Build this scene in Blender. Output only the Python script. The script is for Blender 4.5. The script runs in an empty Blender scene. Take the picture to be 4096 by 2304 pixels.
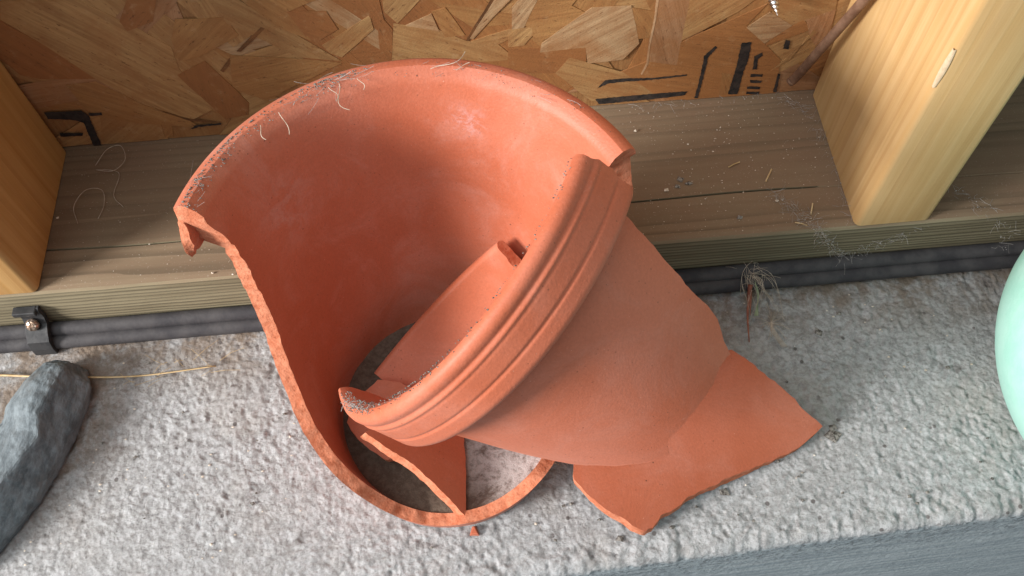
import bpy, bmesh, math, random
import numpy as np
from mathutils import Vector, Matrix, noise
from mathutils.geometry import delaunay_2d_cdt

MM = 0.001
random.seed(7)
sc = bpy.context.scene
col = sc.collection

# ------------------------------------------------------------------ camera
cam_d = bpy.data.cameras.new("camera")
cam_d.sensor_width = 36.0
cam_d.lens = 31.86
cam_d.clip_start = 0.01
cam_d.clip_end = 50.0
cam = bpy.data.objects.new("camera", cam_d)
col.objects.link(cam)
cam.location = (0.0185, -0.323, 0.4187)
cam.rotation_euler = (math.radians(29.5), math.radians(1.15), math.radians(-4.7))
sc.camera = cam

# ------------------------------------------------------------------ light
world = bpy.data.worlds.new("World")
sc.world = world
world.use_nodes = True
wb = world.node_tree.nodes["Background"]
wb.inputs[0].default_value = (0.94, 0.97, 1.0, 1)
wb.inputs[1].default_value = 0.27

def area(name, loc, target, size, power, color, size_y=None):
    d = bpy.data.lights.new(name, 'AREA')
    d.energy = power
    d.color = color
    d.size = size
    if size_y:
        d.shape = 'RECTANGLE'
        d.size_y = size_y
    o = bpy.data.objects.new(name, d)
    col.objects.link(o)
    o.location = loc
    o.rotation_euler = (Vector(target) - Vector(loc)).to_track_quat('-Z', 'Y').to_euler()
    return o

# low daylight through an opening far to the left: it rakes across the pot and the right stud
area("window_daylight", (-1.53, -0.74, 0.76), (0.02, -0.12, 0.08), 0.48, 56.0, (1.0, 0.955, 0.92), 0.48)
# broad soft daylight from the open door behind the camera
area("door_daylight", (-0.75, -0.70, 1.65), (0.0, -0.15, 0.0), 1.40, 15.0, (0.92, 0.98, 1.0), 1.30)
# weak cyan fill lamp, added to tint the right side; no real source
area("cyan_fill", (0.66, -0.36, 0.32), (0.27, -0.14, 0.0), 0.28, 0.16, (0.22, 0.92, 1.0), 0.28)

sc.view_settings.view_transform = 'Standard'
sc.view_settings.look = 'None'
sc.view_settings.exposure = 0.15
sc.view_settings.gamma = 1.0

# ------------------------------------------------------------------ node helper
class NT:
    def __init__(self, name):
        self.m = bpy.data.materials.new(name)
        self.m.use_nodes = True
        self.t = self.m.node_tree
        self.b = self.t.nodes["Principled BSDF"]
    def n(self, kind, **kw):
        x = self.t.nodes.new(kind)
        for k, v in kw.items():
            if k.startswith("i_"):
                key = k[2:]
                key = int(key) if key.isdigit() else key.replace("_", " ")
                self.put(x.inputs[key], v)
            else:
                setattr(x, k, v)
        return x
    def put(self, sock, v):
        if isinstance(v, bpy.types.NodeSocket):
            self.t.links.new(v, sock)
        else:
            if hasattr(sock.default_value, "__len__") and not isinstance(v, (int, float)) and len(v) == 3 and len(sock.default_value) == 4:
                v = (*v, 1)
            sock.default_value = v
    def coord(self, which="Object", scale=(1, 1, 1), loc=(0, 0, 0), rot=(0, 0, 0)):
        c = self.n("ShaderNodeTexCoord")
        m = self.n("ShaderNodeMapping")
        self.t.links.new(c.outputs[which], m.inputs[0])
        m.inputs["Scale"].default_value = scale
        m.inputs["Location"].default_value = loc
        m.inputs["Rotation"].default_value = rot
        return m.outputs[0]
    def noise(self, vec, scale, detail=4, rough=.6, dist=0):
        x = self.n("ShaderNodeTexNoise", i_Vector=vec, i_Scale=scale, i_Detail=detail, i_Roughness=rough, i_Distortion=dist)
        return x.outputs[0]
    def voro(self, vec, scale, feature='F1', rnd=1.0):
        x = self.n("ShaderNodeTexVoronoi", feature=feature, i_Vector=vec, i_Scale=scale, i_Randomness=rnd)
        return x.outputs["Distance"]
    def ramp(self, f, a, b, lo=0.0, hi=1.0, smooth=True):
        x = self.n("ShaderNodeMapRange", i_0=f, i_1=a, i_2=b, i_3=lo, i_4=hi)
        x.interpolation_type = 'SMOOTHSTEP' if smooth else 'LINEAR'
        return x.outputs[0]
    def mix(self, f, a, b, mode='MIX'):
        x = self.n("ShaderNodeMix", data_type='RGBA', blend_type=mode)
        self.put(x.inputs[0], f)
        self.put(x.inputs[6], a)
        self.put(x.inputs[7], b)
        return x.outputs[2]
    def math(self, op, a, b=0.0):
        x = self.n("ShaderNodeMath", operation=op)
        self.put(x.inputs[0], a)
        self.put(x.inputs[1], b)
        return x.outputs[0]
    def bump(self, h, dist, strength=1.0, normal=None):
        x = self.n("ShaderNodeBump", i_Height=h)
        x.inputs["Distance"].default_value = dist
        x.inputs["Strength"].default_value = strength
        if normal is not None:
            self.t.links.new(normal, x.inputs["Normal"])
        return x.outputs[0]
    def out(self, base=None, rough=None, normal=None, spec=None):
        if base is not None: self.put(self.b.inputs["Base Color"], base)
        if rough is not None: self.put(self.b.inputs["Roughness"], rough)
        if normal is not None: self.t.links.new(normal, self.b.inputs["Normal"])
        if spec is not None: self.b.inputs["Specular IOR Level"].default_value = spec
        return self.m

def sphere_mask(nt, vec, centre, r0, r1):
    x = nt.n("ShaderNodeVectorMath", operation='DISTANCE')
    nt.put(x.inputs[0], vec)
    x.inputs[1].default_value = centre
    return nt.ramp(x.outputs["Value"], r0, r1, 1.0, 0.0)

# ------------------------------------------------------------------ materials
def mat_terracotta(name, tint=1.0, stains=(), bloom=.2, spec=.3):
    t = NT(name)
    v = t.coord()
    big = t.noise(v, 14, 4, .55)
    fine = t.noise(v, 900, 3, .6)
    c = t.mix(t.ramp(big, .35, .68), (.475*tint, .123*tint, .058*tint), (.54*tint, .168*tint, .096*tint))
    haze = t.ramp(t.noise(v, 30, 7, .72, .8), .44, .74, 0, bloom)
    c = t.mix(haze, c, (.62, .31, .245))
    dull = t.ramp(t.noise(v, 11, 5, .6, .4), .52, .78, 0, .30)
    c = t.mix(dull, c, (.38, .135, .085))
    scr = t.ramp(t.noise(t.coord(scale=(60, 60, 900), rot=(.4, .9, .3)), 1.0, 4, .7), .68, .76, 0, .22)
    c = t.mix(scr, c, (.66, .38, .31))
    specks = t.ramp(t.noise(v, 1500, 2, .5), .72, .80, 0, .55)
    c = t.mix(specks, c, (.72, .48, .38))
    dots = t.ramp(t.voro(v, 130), .035, .06, .85, 0)
    dotsel = t.ramp(t.noise(v, 40, 2), .55, .62)
    c = t.mix(t.math('MULTIPLY', dots, dotsel), c, (.12, .045, .025))
    gr_ = t.ramp(t.noise(v, 850, 3, .7), .30, .70, .93, 1.07, False)
    gx = t.n("ShaderNodeCombineXYZ", i_0=gr_, i_1=gr_, i_2=gr_)
    c = t.mix(1.0, c, gx.outputs[0], 'MULTIPLY')
    pore = t.math('MULTIPLY', t.ramp(t.voro(v, 420), .09, .16, .7, 0), t.ramp(t.noise(v, 95, 3), .50, .62))
    c = t.mix(pore, c, (.20, .065, .035))
    for (ctr, r0, r1, colr, amt, sc_) in stains:
        m = sphere_mask(t, v, ctr, r0, r1)
        k = t.math('MULTIPLY', m, t.ramp(t.noise(v, sc_, 6, .75, .8), .42, .62, 0, amt))
        c = t.mix(k, c, colr)
    nrm = t.bump(fine, .00022, .6)
    nrm = t.bump(t.noise(v, 90, 3, .5), .0003, .08, nrm)
    t.b.inputs["Sheen Weight"].default_value = .03
    t.b.inputs["Sheen Roughness"].default_value = .45
    t.b.inputs["Sheen Tint"].default_value = (1, .88, .84, 1)
    return t.out(c, t.ramp(big, .3, .7, .50, .60), nrm, spec)

pot_stains = (((.0202, .0705, .135), .001, .012, (.70, .60, .66), .28, 170),
              ((.058, .030, .120), .002, .020, (.80, .66, .58), .40, 330),
              ((-.0527, .0463, .119), .003, .022, (.58, .37, .33), .30, 110))
M_POT = mat_terracotta("terracotta_pot", 1.0, pot_stains, .36, .5)
M_TER = mat_terracotta("terracotta_shard", 1.0)
M_TER2 = mat_terracotta("terracotta_shard_dusty", .92)

def mat_fracture():
    t = NT("terracotta_fracture")
    v = t.coord()
    n1 = t.noise(v, 260, 5, .7)
    c = t.mix(t.ramp(n1, .3, .7), (.46, .138, .068), (.64, .25, .145))
    c = t.mix(t.ramp(t.voro(v, 420), .10, .22, .6, 0), c, (.30, .085, .045))
    nrm = t.bump(n1, .0010, .7)
    nrm = t.bump(t.noise(v, 900, 3, .6), .0004, .6, nrm)
    return t.out(c, .95, nrm, .15)
M_FRAC = mat_fracture()

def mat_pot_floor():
    t = NT("pot_floor_deposit_shade")
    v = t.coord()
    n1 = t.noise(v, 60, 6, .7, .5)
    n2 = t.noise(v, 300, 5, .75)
    c = t.mix(t.ramp(n2, .35, .65), (.105, .075, .055), (.165, .125, .095))  # dark soil tone, with the left wall's shade put into the colour
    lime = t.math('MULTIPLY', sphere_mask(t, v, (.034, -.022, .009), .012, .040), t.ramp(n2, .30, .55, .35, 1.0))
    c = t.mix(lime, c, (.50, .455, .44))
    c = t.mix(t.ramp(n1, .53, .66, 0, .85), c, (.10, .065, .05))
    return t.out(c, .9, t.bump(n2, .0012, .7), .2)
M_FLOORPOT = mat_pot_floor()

def mat_concrete():
    t = NT("rough_concrete")
    v = t.coord()
    n1 = t.noise(v, 22, 5, .6)
    n2 = t.noise(v, 210, 9, .80)
    cells = t.voro(v, 260)
    c = t.mix(t.ramp(n2, .40, .60), (.33, .33, .33), (.53, .54, .55))
    c = t.mix(t.ramp(t.noise(v, 520, 3, .6), .58, .68, 0, .35), c, (.22, .19, .18))
    c = t.mix(t.ramp(n1, .48, .70, 0, .38), c, (.42, .385, .35))
    c = t.mix(t.ramp(t.noise(v, 13, 4, .6), .55, .75, 0, .4), c, (.30, .29, .285))
    c = t.mix(t.ramp(t.noise(v, 240, 4, .65), .60, .70, 0, .55), c, (.62, .62, .61))
    # earthy grime along the sill foot; beside the stone it includes painted shade
    sep = t.n("ShaderNodeSeparateXYZ", i_0=v)
    near = t.math('MAXIMUM', t.ramp(sep.outputs[1], -.142, -.100, 0, 1), t.math('MULTIPLY', t.ramp(sep.outputs[0], -.195, -.150, 1, 0), t.ramp(sep.outputs[1], -.215, -.150, 0, .9)))
    dirt_shade = t.math('MULTIPLY', near, t.ramp(t.noise(v, 48, 5, .7, .6), .36, .60, .15, .92))
    c = t.mix(dirt_shade, c, (.215, .158, .112))
    pits = t.ramp(t.voro(v, 125), .10, .17, .85, 0)
    pits = t.math('MULTIPLY', pits, t.ramp(t.noise(v, 60, 2), .50, .60))
    c = t.mix(pits, c, (.11, .095, .09))
    blot = t.ramp(t.noise(v, 70, 3, .5, .3), .68, .74, 0, .7)
    c = t.mix(blot, c, (.17, .15, .145))
    # the front face is darker and bluer than the top
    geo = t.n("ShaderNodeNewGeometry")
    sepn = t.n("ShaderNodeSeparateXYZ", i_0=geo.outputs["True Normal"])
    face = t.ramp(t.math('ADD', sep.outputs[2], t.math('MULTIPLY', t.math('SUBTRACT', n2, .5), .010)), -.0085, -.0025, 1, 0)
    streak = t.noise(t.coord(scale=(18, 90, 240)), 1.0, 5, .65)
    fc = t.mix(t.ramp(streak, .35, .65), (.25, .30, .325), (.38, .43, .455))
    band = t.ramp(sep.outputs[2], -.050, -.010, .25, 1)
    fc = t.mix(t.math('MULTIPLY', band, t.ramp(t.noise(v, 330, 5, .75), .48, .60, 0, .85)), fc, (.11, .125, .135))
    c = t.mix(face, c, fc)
    nrm = t.bump(t.noise(v, 520, 6, .8), .0016, .9)
    nrm = t.bump(t.voro(v, 430), .0012, .4, nrm)
    nrm = t.bump(cells, .0010, .3, nrm)
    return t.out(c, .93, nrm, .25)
M_CONC = mat_concrete()

def mat_wood(name, axis, c_lo, c_hi, ring, dust=None, pitch=.0024, centre=(0, 0, 0), wobble=.012, gloss=.6, line_amt=.55):
    t = NT(name)
    s = [230.0, 230.0, 230.0]
    s[axis] = 7.0
    v = t.coord(scale=tuple(s))
    obj = t.coord()
    g = t.noise(v, 1.0, 6, .62, .25)
    c = t.mix(t.ramp(g, .32, .68), c_lo, c_hi)
    sw = [1.0, 1.0, 1.0]
    sw[axis] = .035
    wvec = t.coord(scale=tuple(sw), loc=centre)
    wob = t.n("ShaderNodeTexNoise", i_Vector=wvec, i_Scale=45.0, i_Detail=3.0)
    wmix = t.n("ShaderNodeMix", data_type='VECTOR')
    wmix.inputs[0].default_value = wobble
    t.put(wmix.inputs[4], wvec)
    t.put(wmix.inputs[5], wob.outputs["Color"])
    wv = t.n("ShaderNodeTexWave", wave_type='RINGS', rings_direction='XYZ'[axis], wave_profile='SAW', i_Vector=wmix.outputs[1], i_Scale=.314 / pitch)
    wv.inputs["Distortion"].default_value = .8
    wv.inputs["Detail Scale"].default_value = 2.0
    k = t.ramp(wv.outputs["Fac"], .45, 1.0, 0, line_amt)
    k = t.math('MULTIPLY', k, t.ramp(t.noise(t.coord(scale=tuple(x * .12 for x in s)), 1.0, 3, .6), .30, .62, .25, 1))
    c = t.mix(k, c, ring)
    blotch = t.noise(t.coord(scale=(9, 9, 9)), 1.0, 4, .6)
    c = t.mix(t.ramp(blotch, .4, .75, 0, .35), c, ring)
    if dust:
        geo = t.n("ShaderNodeNewGeometry")
        sepn = t.n("ShaderNodeSeparateXYZ", i_0=geo.outputs["True Normal"])
        up = t.ramp(sepn.outputs[2], .5, .95)
        patch = t.ramp(t.noise(obj, 16, 5, .65), .25, .75, .55, .95)
        c = t.mix(t.math('MULTIPLY', up, patch), c, dust)
        c = t.mix(t.math('MULTIPLY', k, t.math('MULTIPLY', up, .45)), c, ring)
        grit = t.ramp(t.noise(obj, 1100, 2, .5), .64, .72, 0, .40)
        c = t.mix(t.math('MULTIPLY', up, grit), c, (.40, .33, .27))
    nrm = t.bump(g, .0006, .35)
    nrm = t.bump(k, .0006, .35, nrm)
    return t.out(c, gloss, nrm, .3)

M_SILL = mat_wood("treated_sill_wood", 0, (.205, .170, .105), (.31, .265, .17), (.095, .08, .05), dust=(.205, .132, .084), pitch=.0026, centre=(0, .052, .055), gloss=.85, line_amt=.85)
M_STUD = mat_wood("pine_stud_wood", 2, (.56, .355, .15), (.63, .43, .21), (.45, .245, .09), pitch=.0060, centre=(-.27, -.02, 0), gloss=.6, line_amt=.45)
M_STUDL = mat_wood("pine_stud_wood_amber", 2, (.47, .265, .09), (.55, .335, .135), (.36, .17, .05), pitch=.0075, centre=(.15, -.02, 0), gloss=.6, line_amt=.45)

def mat_strand():
    t = NT("osb_strand")
    oi = t.n("ShaderNodeObjectInfo")
    v = t.coord(scale=(420, 420, 26))
    w = t.coord()
    off = t.n("ShaderNodeVectorMath", operation='ADD')
    t.put(off.inputs[0], v)
    rr = t.math('MULTIPLY', oi.outputs["Random"], 37.0)
    t.put(off.inputs[1], rr)
    g = t.noise(off.outputs[0], 1.0, 6, .65, .4)
    c = t.mix(t.ramp(g, .3, .7, 0, .55), oi.outputs["Color"], (.20, .085, .03))
    c = t.mix(t.ramp(t.noise(w, 70, 5, .65), .48, .75, 0, .4), c, (.26, .10, .035))
    fl = t.ramp(t.noise(t.coord(scale=(900, 900, 300)), 1.0, 3, .6), .62, .72, 0, .8)
    c = t.mix(fl, c, (.12, .05, .02))
    geo = t.n("ShaderNodeNewGeometry")
    wp = t.noise(geo.outputs["Position"], 34, 6, .68, .5)
    c = t.mix(t.ramp(wp, .38, .68, 0, .55), c, (.33, .138, .045))
    c = t.mix(t.ramp(t.noise(geo.outputs["Position"], 150, 4, .7), .55, .75, 0, .30), c, (.55, .37, .20))
    nrm = t.bump(g, .0007, .4)
    nrm = t.bump(t.noise(w, 900, 3, .6), .0003, .5, nrm)
    return t.out(c, .62, nrm, .35)
M_STRAND = mat_strand()

def mat_flat(name, c1, c2, scale, rough, bump=.0003, spec=.4, bs=None):
    t = NT(name)
    v = t.coord()
    n = t.noise(v, scale, 5, .65)
    return t.out(t.mix(t.ramp(n, .35, .65), c1, c2), rough, t.bump(t.noise(v, bs or scale * 4, 4, .6), bump, .6), spec)

M_INK = mat_flat("black_stencil_ink", (.020, .018, .018), (.055, .042, .036), 220, .8, .0002, .2)
M_CABLE = mat_flat("dusty_black_cable", (.040, .038, .042), (.070, .066, .068), 70, .72, .0003, .3, 700)
M_CLIP = mat_flat("black_plastic_clip", (.014, .015, .017), (.04, .04, .042), 90, .55, .0003, .4)
M_SCREWB = mat_flat("tarnished_screw", (.30, .20, .14), (.55, .44, .36), 500, .35, .0002, .8)
M_SCREWB.node_tree.nodes["Principled BSDF"].inputs["Metallic"].default_value = .85
M_STEEL = mat_flat("zinc_screw", (.45, .45, .46), (.70, .70, .70), 400, .28, .0001, .8)
M_STEEL.node_tree.nodes["Principled BSDF"].inputs["Metallic"].default_value = 1.0
M_ROD = mat_flat("brown_rod", (.13, .065, .038), (.22, .125, .078), 120, .6, .0004, .4)
M_MINT = mat_flat("mint_plastic", (.34, .66, .56), (.40, .70, .61), 60, .45, .0002, .45, 500)
M_DARK = mat_flat("hole_dark", (.006, .006, .006), (.012, .010, .009), 100, .9)
M_STRAW = mat_flat("dry_straw", (.42, .29, .14), (.62, .47, .27), 90, .75)
M_FIBRE = mat_flat("pale_fibre", (.36, .29, .22), (.55, .47, .38), 300, .8)
M_WEB = mat_flat("cobweb_dust", (.24, .23, .215), (.44, .42, .40), 300, .9)
M_GRIME = mat_flat("dark_grime", (.07, .062, .056), (.34, .32, .29), 700, .95, .0006, .1)
M_CRUMB = mat_flat("pale_crumb", (.55, .46, .36), (.78, .72, .63), 400, .85)
M_RED = mat_flat("red_brown_stem", (.20, .065, .04), (.34, .13, .08), 150, .7)
M_BARE = mat_flat("bare_wood", (.55, .41, .26), (.64, .50, .34), 300, .8)
M_GREEN = mat_flat("dry_green_stem", (.22, .27, .16), (.34, .38, .25), 200, .8)

def mat_stone():
    t = NT("grey_stone")
    v = t.coord()
    s = t.coord(scale=(160, 50, 160), rot=(0, 0, -.42))
    n = t.noise(s, 1.0, 6, .7)
    c = t.mix(t.ramp(n, .35, .65), (.080, .100, .112), (.19, .225, .245))
    c = t.mix(t.ramp(t.noise(v, 45, 4, .6), .5, .75, 0, .5), c, (.10, .085, .07))
    nrm = t.bump(n, .0014, .7)
    nrm = t.bump(t.noise(v, 500, 4, .65), .0006, .6, nrm)
    return t.out(c, .75, nrm, .35)
M_STONE = mat_stone()

# ------------------------------------------------------------------ object helpers
def mesh_obj(name, verts, faces, mat, parent=None, smooth=False, mats=None, fmat=None):
    me = bpy.data.meshes.new(name)
    me.from_pydata([tuple(c * MM for c in v) for v in verts], [], faces)
    for m in (mats or [mat]):
        me.materials.append(m)
    if fmat is not None:
        me.polygons.foreach_set("material_index", fmat)
    if smooth is True:
        me.polygons.foreach_set("use_smooth", [True] * len(me.polygons))
    elif smooth is not False:
        me.polygons.foreach_set("use_smooth", smooth)
    me.update()
    o = bpy.data.objects.new(name, me)
    col.objects.link(o)
    if parent is not None:
        o.parent = parent
    return o

def tag(o, label=None, cat=None, group=None, kind=None):
    if label: o["label"] = label
    if cat: o["category"] = cat
    if group: o["group"] = group
    if kind: o["kind"] = kind
    return o

def empty(name, loc, label, cat, group=None):
    o = bpy.data.objects.new(name, None)
    o.empty_display_size = .02
    col.objects.link(o)
    o.location = tuple(c * MM for c in loc)
    return tag(o, label, cat, group)

def rebase(o, loc):
    """put the object's origin at loc (mm) without moving its mesh"""
    L = Vector(loc) * MM
    o.data.transform(Matrix.Translation(-L))
    o.location = L
    return o

def bevel(o, width, seg=2, angle=40):
    b = o.modifiers.new("bevel", 'BEVEL')
    b.width = width * MM
    b.segments = seg
    b.limit_method = 'ANGLE'
    b.angle_limit = math.radians(angle)
    return o

def tube(verts, faces, pts, rad, sides=5):
    """append a tapered tube through pts (mm) to verts/faces"""
    n = len(pts)
    P = [Vector(p) for p in pts]
    base = len(verts)
    for i in range(n):
        d = (P[min(i + 1, n - 1)] - P[max(i - 1, 0)])
        d = d.normalized() if d.length > 1e-9 else Vector((0, 0, 1))
        a = d.cross(Vector((0.31, 0.2, 0.93)))
        if a.length < .05: a = d.cross(Vector((1, 0, 0)))
        a.normalize()
        b = d.cross(a)
        r = rad(i / (n - 1)) if callable(rad) else rad
        for k in range(sides):
            t = 2 * math.pi * k / sides
            verts.append(tuple(P[i] + a * (math.cos(t) * r) + b * (math.sin(t) * r)))
    for i in range(n - 1):
        for k in range(sides):
            k2 = (k + 1) % sides
            faces.append((base + i * sides + k, base + i * sides + k2, base + (i + 1) * sides + k2, base + (i + 1) * sides + k))
    faces.append(tuple(base + k for k in reversed(range(sides))))
    faces.append(tuple(base + (n - 1) * sides + k for k in range(sides)))

def spline(ctrl, n):
    C = [Vector(c) for c in ctrl]
    C = [C[0] * 2 - C[1]] + C + [C[-1] * 2 - C[-2]]
    out = []
    segs = len(C) - 3
    for j in range(n):
        u = j / (n - 1) * segs
        i = min(int(u), segs - 1)
        t = u - i
        a, b, c, d = C[i:i + 4]
        out.append(.5 * ((2 * b) + (c - a) * t + (2 * a - 5 * b + 4 * c - d) * t * t + (3 * b - a - 3 * c + d) * t ** 3))
    return out

def grain_lump(verts, faces, p, r, squash=.6):
    """a small irregular crumb"""
    base = len(verts)
    q = [(1, 0, 0), (-1, 0, 0), (0, 1, 0), (0, -1, 0), (0, 0, 1), (0, 0, -1)]
    a = random.random() * 6.28
    ca, sa = math.cos(a), math.sin(a)
    for x, y, z in q:
        k = r * random.uniform(.6, 1.25)
        verts.append((p[0] + (x * ca - y * sa) * k * 1.3, p[1] + (x * sa + y * ca) * k, p[2] + z * k * squash))
    for f in ((0, 2, 4), (2, 1, 4), (1, 3, 4), (3, 0, 4), (2, 0, 5), (1, 2, 5), (3, 1, 5), (0, 3, 5)):
        faces.append(tuple(base + i for i in f))

# ------------------------------------------------------------------ shards
def inside(poly, x, y):
    c = False
    j = len(poly) - 1
    for i in range(len(poly)):
        xi, yi = poly[i]
        xj, yj = poly[j]
        if (yi > y) != (yj > y) and x < (xj - xi) * (y - yi) / (yj - yi) + xi:
            c = not c
        j = i
    return c

def seg_dist(p, a, b):
    ab = b - a
    t = max(0, min(1, (p - a).dot(ab) / max(ab.length_squared, 1e-9)))
    return (p - a - ab * t).length

def make_shard(name, poly, f, mat, parent=None, step=3.0, rows=None, is_rim=None, jitter=.45, bulge=4.0, rough=.55, seed=1, seam=None, oblique=1.0):
    """poly: outline in the shard's own flat coordinates (mm); f(u, v, w): w = 0 outer skin .. 1 inner skin.
    Edges for which is_rim(u, v) holds get a rounded lip, all others a rough fracture face."""
    rnd = random.Random(seed)
    pts = []
    n = len(poly)
    for i in range(n):
        a, b = Vector(poly[i]), Vector(poly[(i + 1) % n])
        rim = is_rim and is_rim(*a) and is_rim(*b)
        k = max(1, int((b - a).length / 1.8))
        nrm = Vector((-(b - a).y, (b - a).x)).normalized() if (b - a).length > 0 else Vector((0, 0))
        for j in range(k):
            p = a.lerp(b, j / k)
            if not rim and not (seam and seam(*p)):
                p = p + nrm * ((noise.noise((p.x * .35 + seed * 7, p.y * .35, 0)) * 1.9 + noise.noise((p.x * .11 + seed * 3, p.y * .11, 5)) * 1.6 + rnd.uniform(-1, 1) * .16) * jitter)
                if is_rim and j == 0 and is_rim(*a): p = a
            pts.append(p)
    nb = len(pts)
    edges = [(i, (i + 1) % nb) for i in range(nb)]
    xs = [p.x for p in pts]
    ys = [p.y for p in pts]
    bound = [tuple(p) for p in pts]
    vs = rows(min(ys), max(ys)) if rows else list(np.arange(min(ys) + step / 2, max(ys), step))
    for r_i, y in enumerate(vs):
        x = min(xs) + (step * .5 if (r_i % 2 and not rows) else 0) + .37
        while x < max(xs):
            if inside(bound, x, y):
                p = Vector((x, y))
                if min((p - q).length_squared for q in pts[:nb]) > (5.0 if not (is_rim and y > max(ys) - 4) else .7):
                    pts.append(p)
            x += step
    V, E, F, *_ = delaunay_2d_cdt([Vector(p) for p in pts], edges, [], 1, 1e-6)
    N = len(V)
    verts = [f(v.x, v.y, 0.0) for v in V] + [f(v.x, v.y, 1.0) for v in V]
    faces, fm, sm, rimf = [], [], [], []
    cnt = {}
    for t in F:
        t = list(t)
        faces.append(tuple(t)); fm.append(0); sm.append(True)
        faces.append(tuple(i + N for i in reversed(t))); fm.append(0); sm.append(True)
        for i in range(len(t)):
            e = (t[i], t[(i + 1) % len(t)])
            cnt[tuple(sorted(e))] = cnt.get(tuple(sorted(e)), []) + [e]
    inw = {}
    for key, l in cnt.items():
        if len(l) == 1:
            a, b = l[0]
            d = V[b] - V[a]
            for i in (a, b): inw[i] = inw.get(i, Vector((0, 0))) + Vector((-d.y, d.x))
    ctr = V[F[0][0]] + V[F[0][1]] + V[F[0][2]]
    flip = 1 if (V[F[0][1]] - V[F[0][0]]).cross(V[F[0][2]] - V[F[0][0]]) > 0 else -1
    for i, d in inw.items():
        u, v = V[i]
        if (is_rim and v > max(ys) - 5) or (seam and seam(u, v)) or d.length < 1e-9: continue
        k = noise.noise((u * .075 + seed * 5, v * .075, 2.2)) * 2.6 + noise.noise((u * .3, v * .3 + seed, 7)) * .7
        k = max(-1.7, min(1.7, k)) * oblique
        d = d.normalized() * flip * abs(k)
        if k > 0: verts[i + N] = f(u + d.x, v + d.y, 1.0)
        else: verts[i] = f(u + d.x, v + d.y, 0.0)
    W = (.06, .2, .4, .6, .8, .94)
    mid = {}
    def ring(i):
        if i in mid: return mid[i]
        u, v = V[i]
        rim = is_rim and is_rim(u, v)
        ids = [i]
        for w in W:
            p = Vector(verts[i]).lerp(Vector(verts[i + N]), w)
            if rim:
                ww = (1 - math.cos(math.pi * w)) / 2
                p = Vector(f(u, v, ww))
                up = Vector(f(u, v, ww)) - Vector(f(u, v - 1.0, ww))
                p = p + up.normalized() * (bulge * math.sin(math.pi * w))
            else:
                k = rough * math.sin(math.pi * min(max(w, .15), .85))
                p = p + Vector((noise.noise(p * .45), noise.noise(p * .45 + Vector((31, 0, 0))), noise.noise(p * .45 + Vector((0, 57, 0))))) * (k * 1.5) \
                      + Vector((rnd.uniform(-1, 1), rnd.uniform(-1, 1), rnd.uniform(-1, 1))) * (k * .14)
            ids.append(len(verts))
            verts.append(tuple(p))
        ids.append(i + N)
        mid[i] = ids
        return ids
    for key, l in cnt.items():
        if len(l) != 1: continue
        a, b = l[0]
        ra, rb = ring(a), ring(b)
        rim = is_rim and is_rim(*V[a]) and is_rim(*V[b])
        for k in range(len(ra) - 1):
            faces.append((rb[k], ra[k], ra[k + 1], rb[k + 1]))
            fm.append(0 if rim else 1)
            sm.append(True)
    # make sure the outer skin faces outward
    p0 = [Vector(verts[i]) for i in faces[0]]
    nn = (p0[1] - p0[0]).cross(p0[2] - p0[0])
    c_in = Vector(f(*V[faces[0][0]], 1.0)) - Vector(f(*V[faces[0][0]], 0.0))
    if nn.dot(c_in) > 0:
        faces = [tuple(reversed(t)) for t in faces]
    o = mesh_obj(name, verts, faces, None, parent, smooth=sm, mats=[mat, M_FRAC], fmat=fm)
    mark_fracture(o)
    return o

def mark_fracture(o):
    """hard edge between skin and fracture face"""
    me = o.data
    own = {}
    for p in me.polygons:
        for k in p.edge_keys: own.setdefault(k, set()).add(p.material_index)
    sharp = [len(own.get(e.key, ())) > 1 for e in me.edges]
    at = me.attributes.get("sharp_edge") or me.attributes.new("sharp_edge", 'BOOLEAN', 'EDGE')
    at.data.foreach_set("value", sharp)

def pot_profile(RR, hc, slope, wall=6.6, inset=6.0, flare=3.2):
    """outer and inner radius at depth d below the rim"""
    def ro(d):
        w = RR - inset - slope * d
        if d < hc:
            r = RR - 1.4 * d / hc
            r -= .60 * math.exp(-((d - 6.8) / .9) ** 2)
            r += .28 * math.exp(-((d - 8.6) / .6) ** 2)
            r -= .22 * math.exp(-((d - 10.0) / .5) ** 2)
            r -= .55 * math.exp(-((d - hc * .70) / .6) ** 2)
            if d > hc - 2.5: r -= .9 * ((d - hc + 2.5) / 2.5) ** 2
            return r
        k = min(1.0, (d - hc) / 1.1)
        return (RR - 2.3) * (1 - k) + w * k
    def ri(d):
        w = RR - inset - slope * d - wall
        return w + flare * math.exp(-(d / 9.0) ** 2)
    return ro, ri

def collar_rows(hc, top):
    def rows(lo, hi):
        out, d = [], top - .01
        v = hi - .8
        while v > lo:
            out.append(v)
            dep = -v
            v -= .55 if dep < hc + 3 else 3.0
        return out
    return rows

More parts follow.
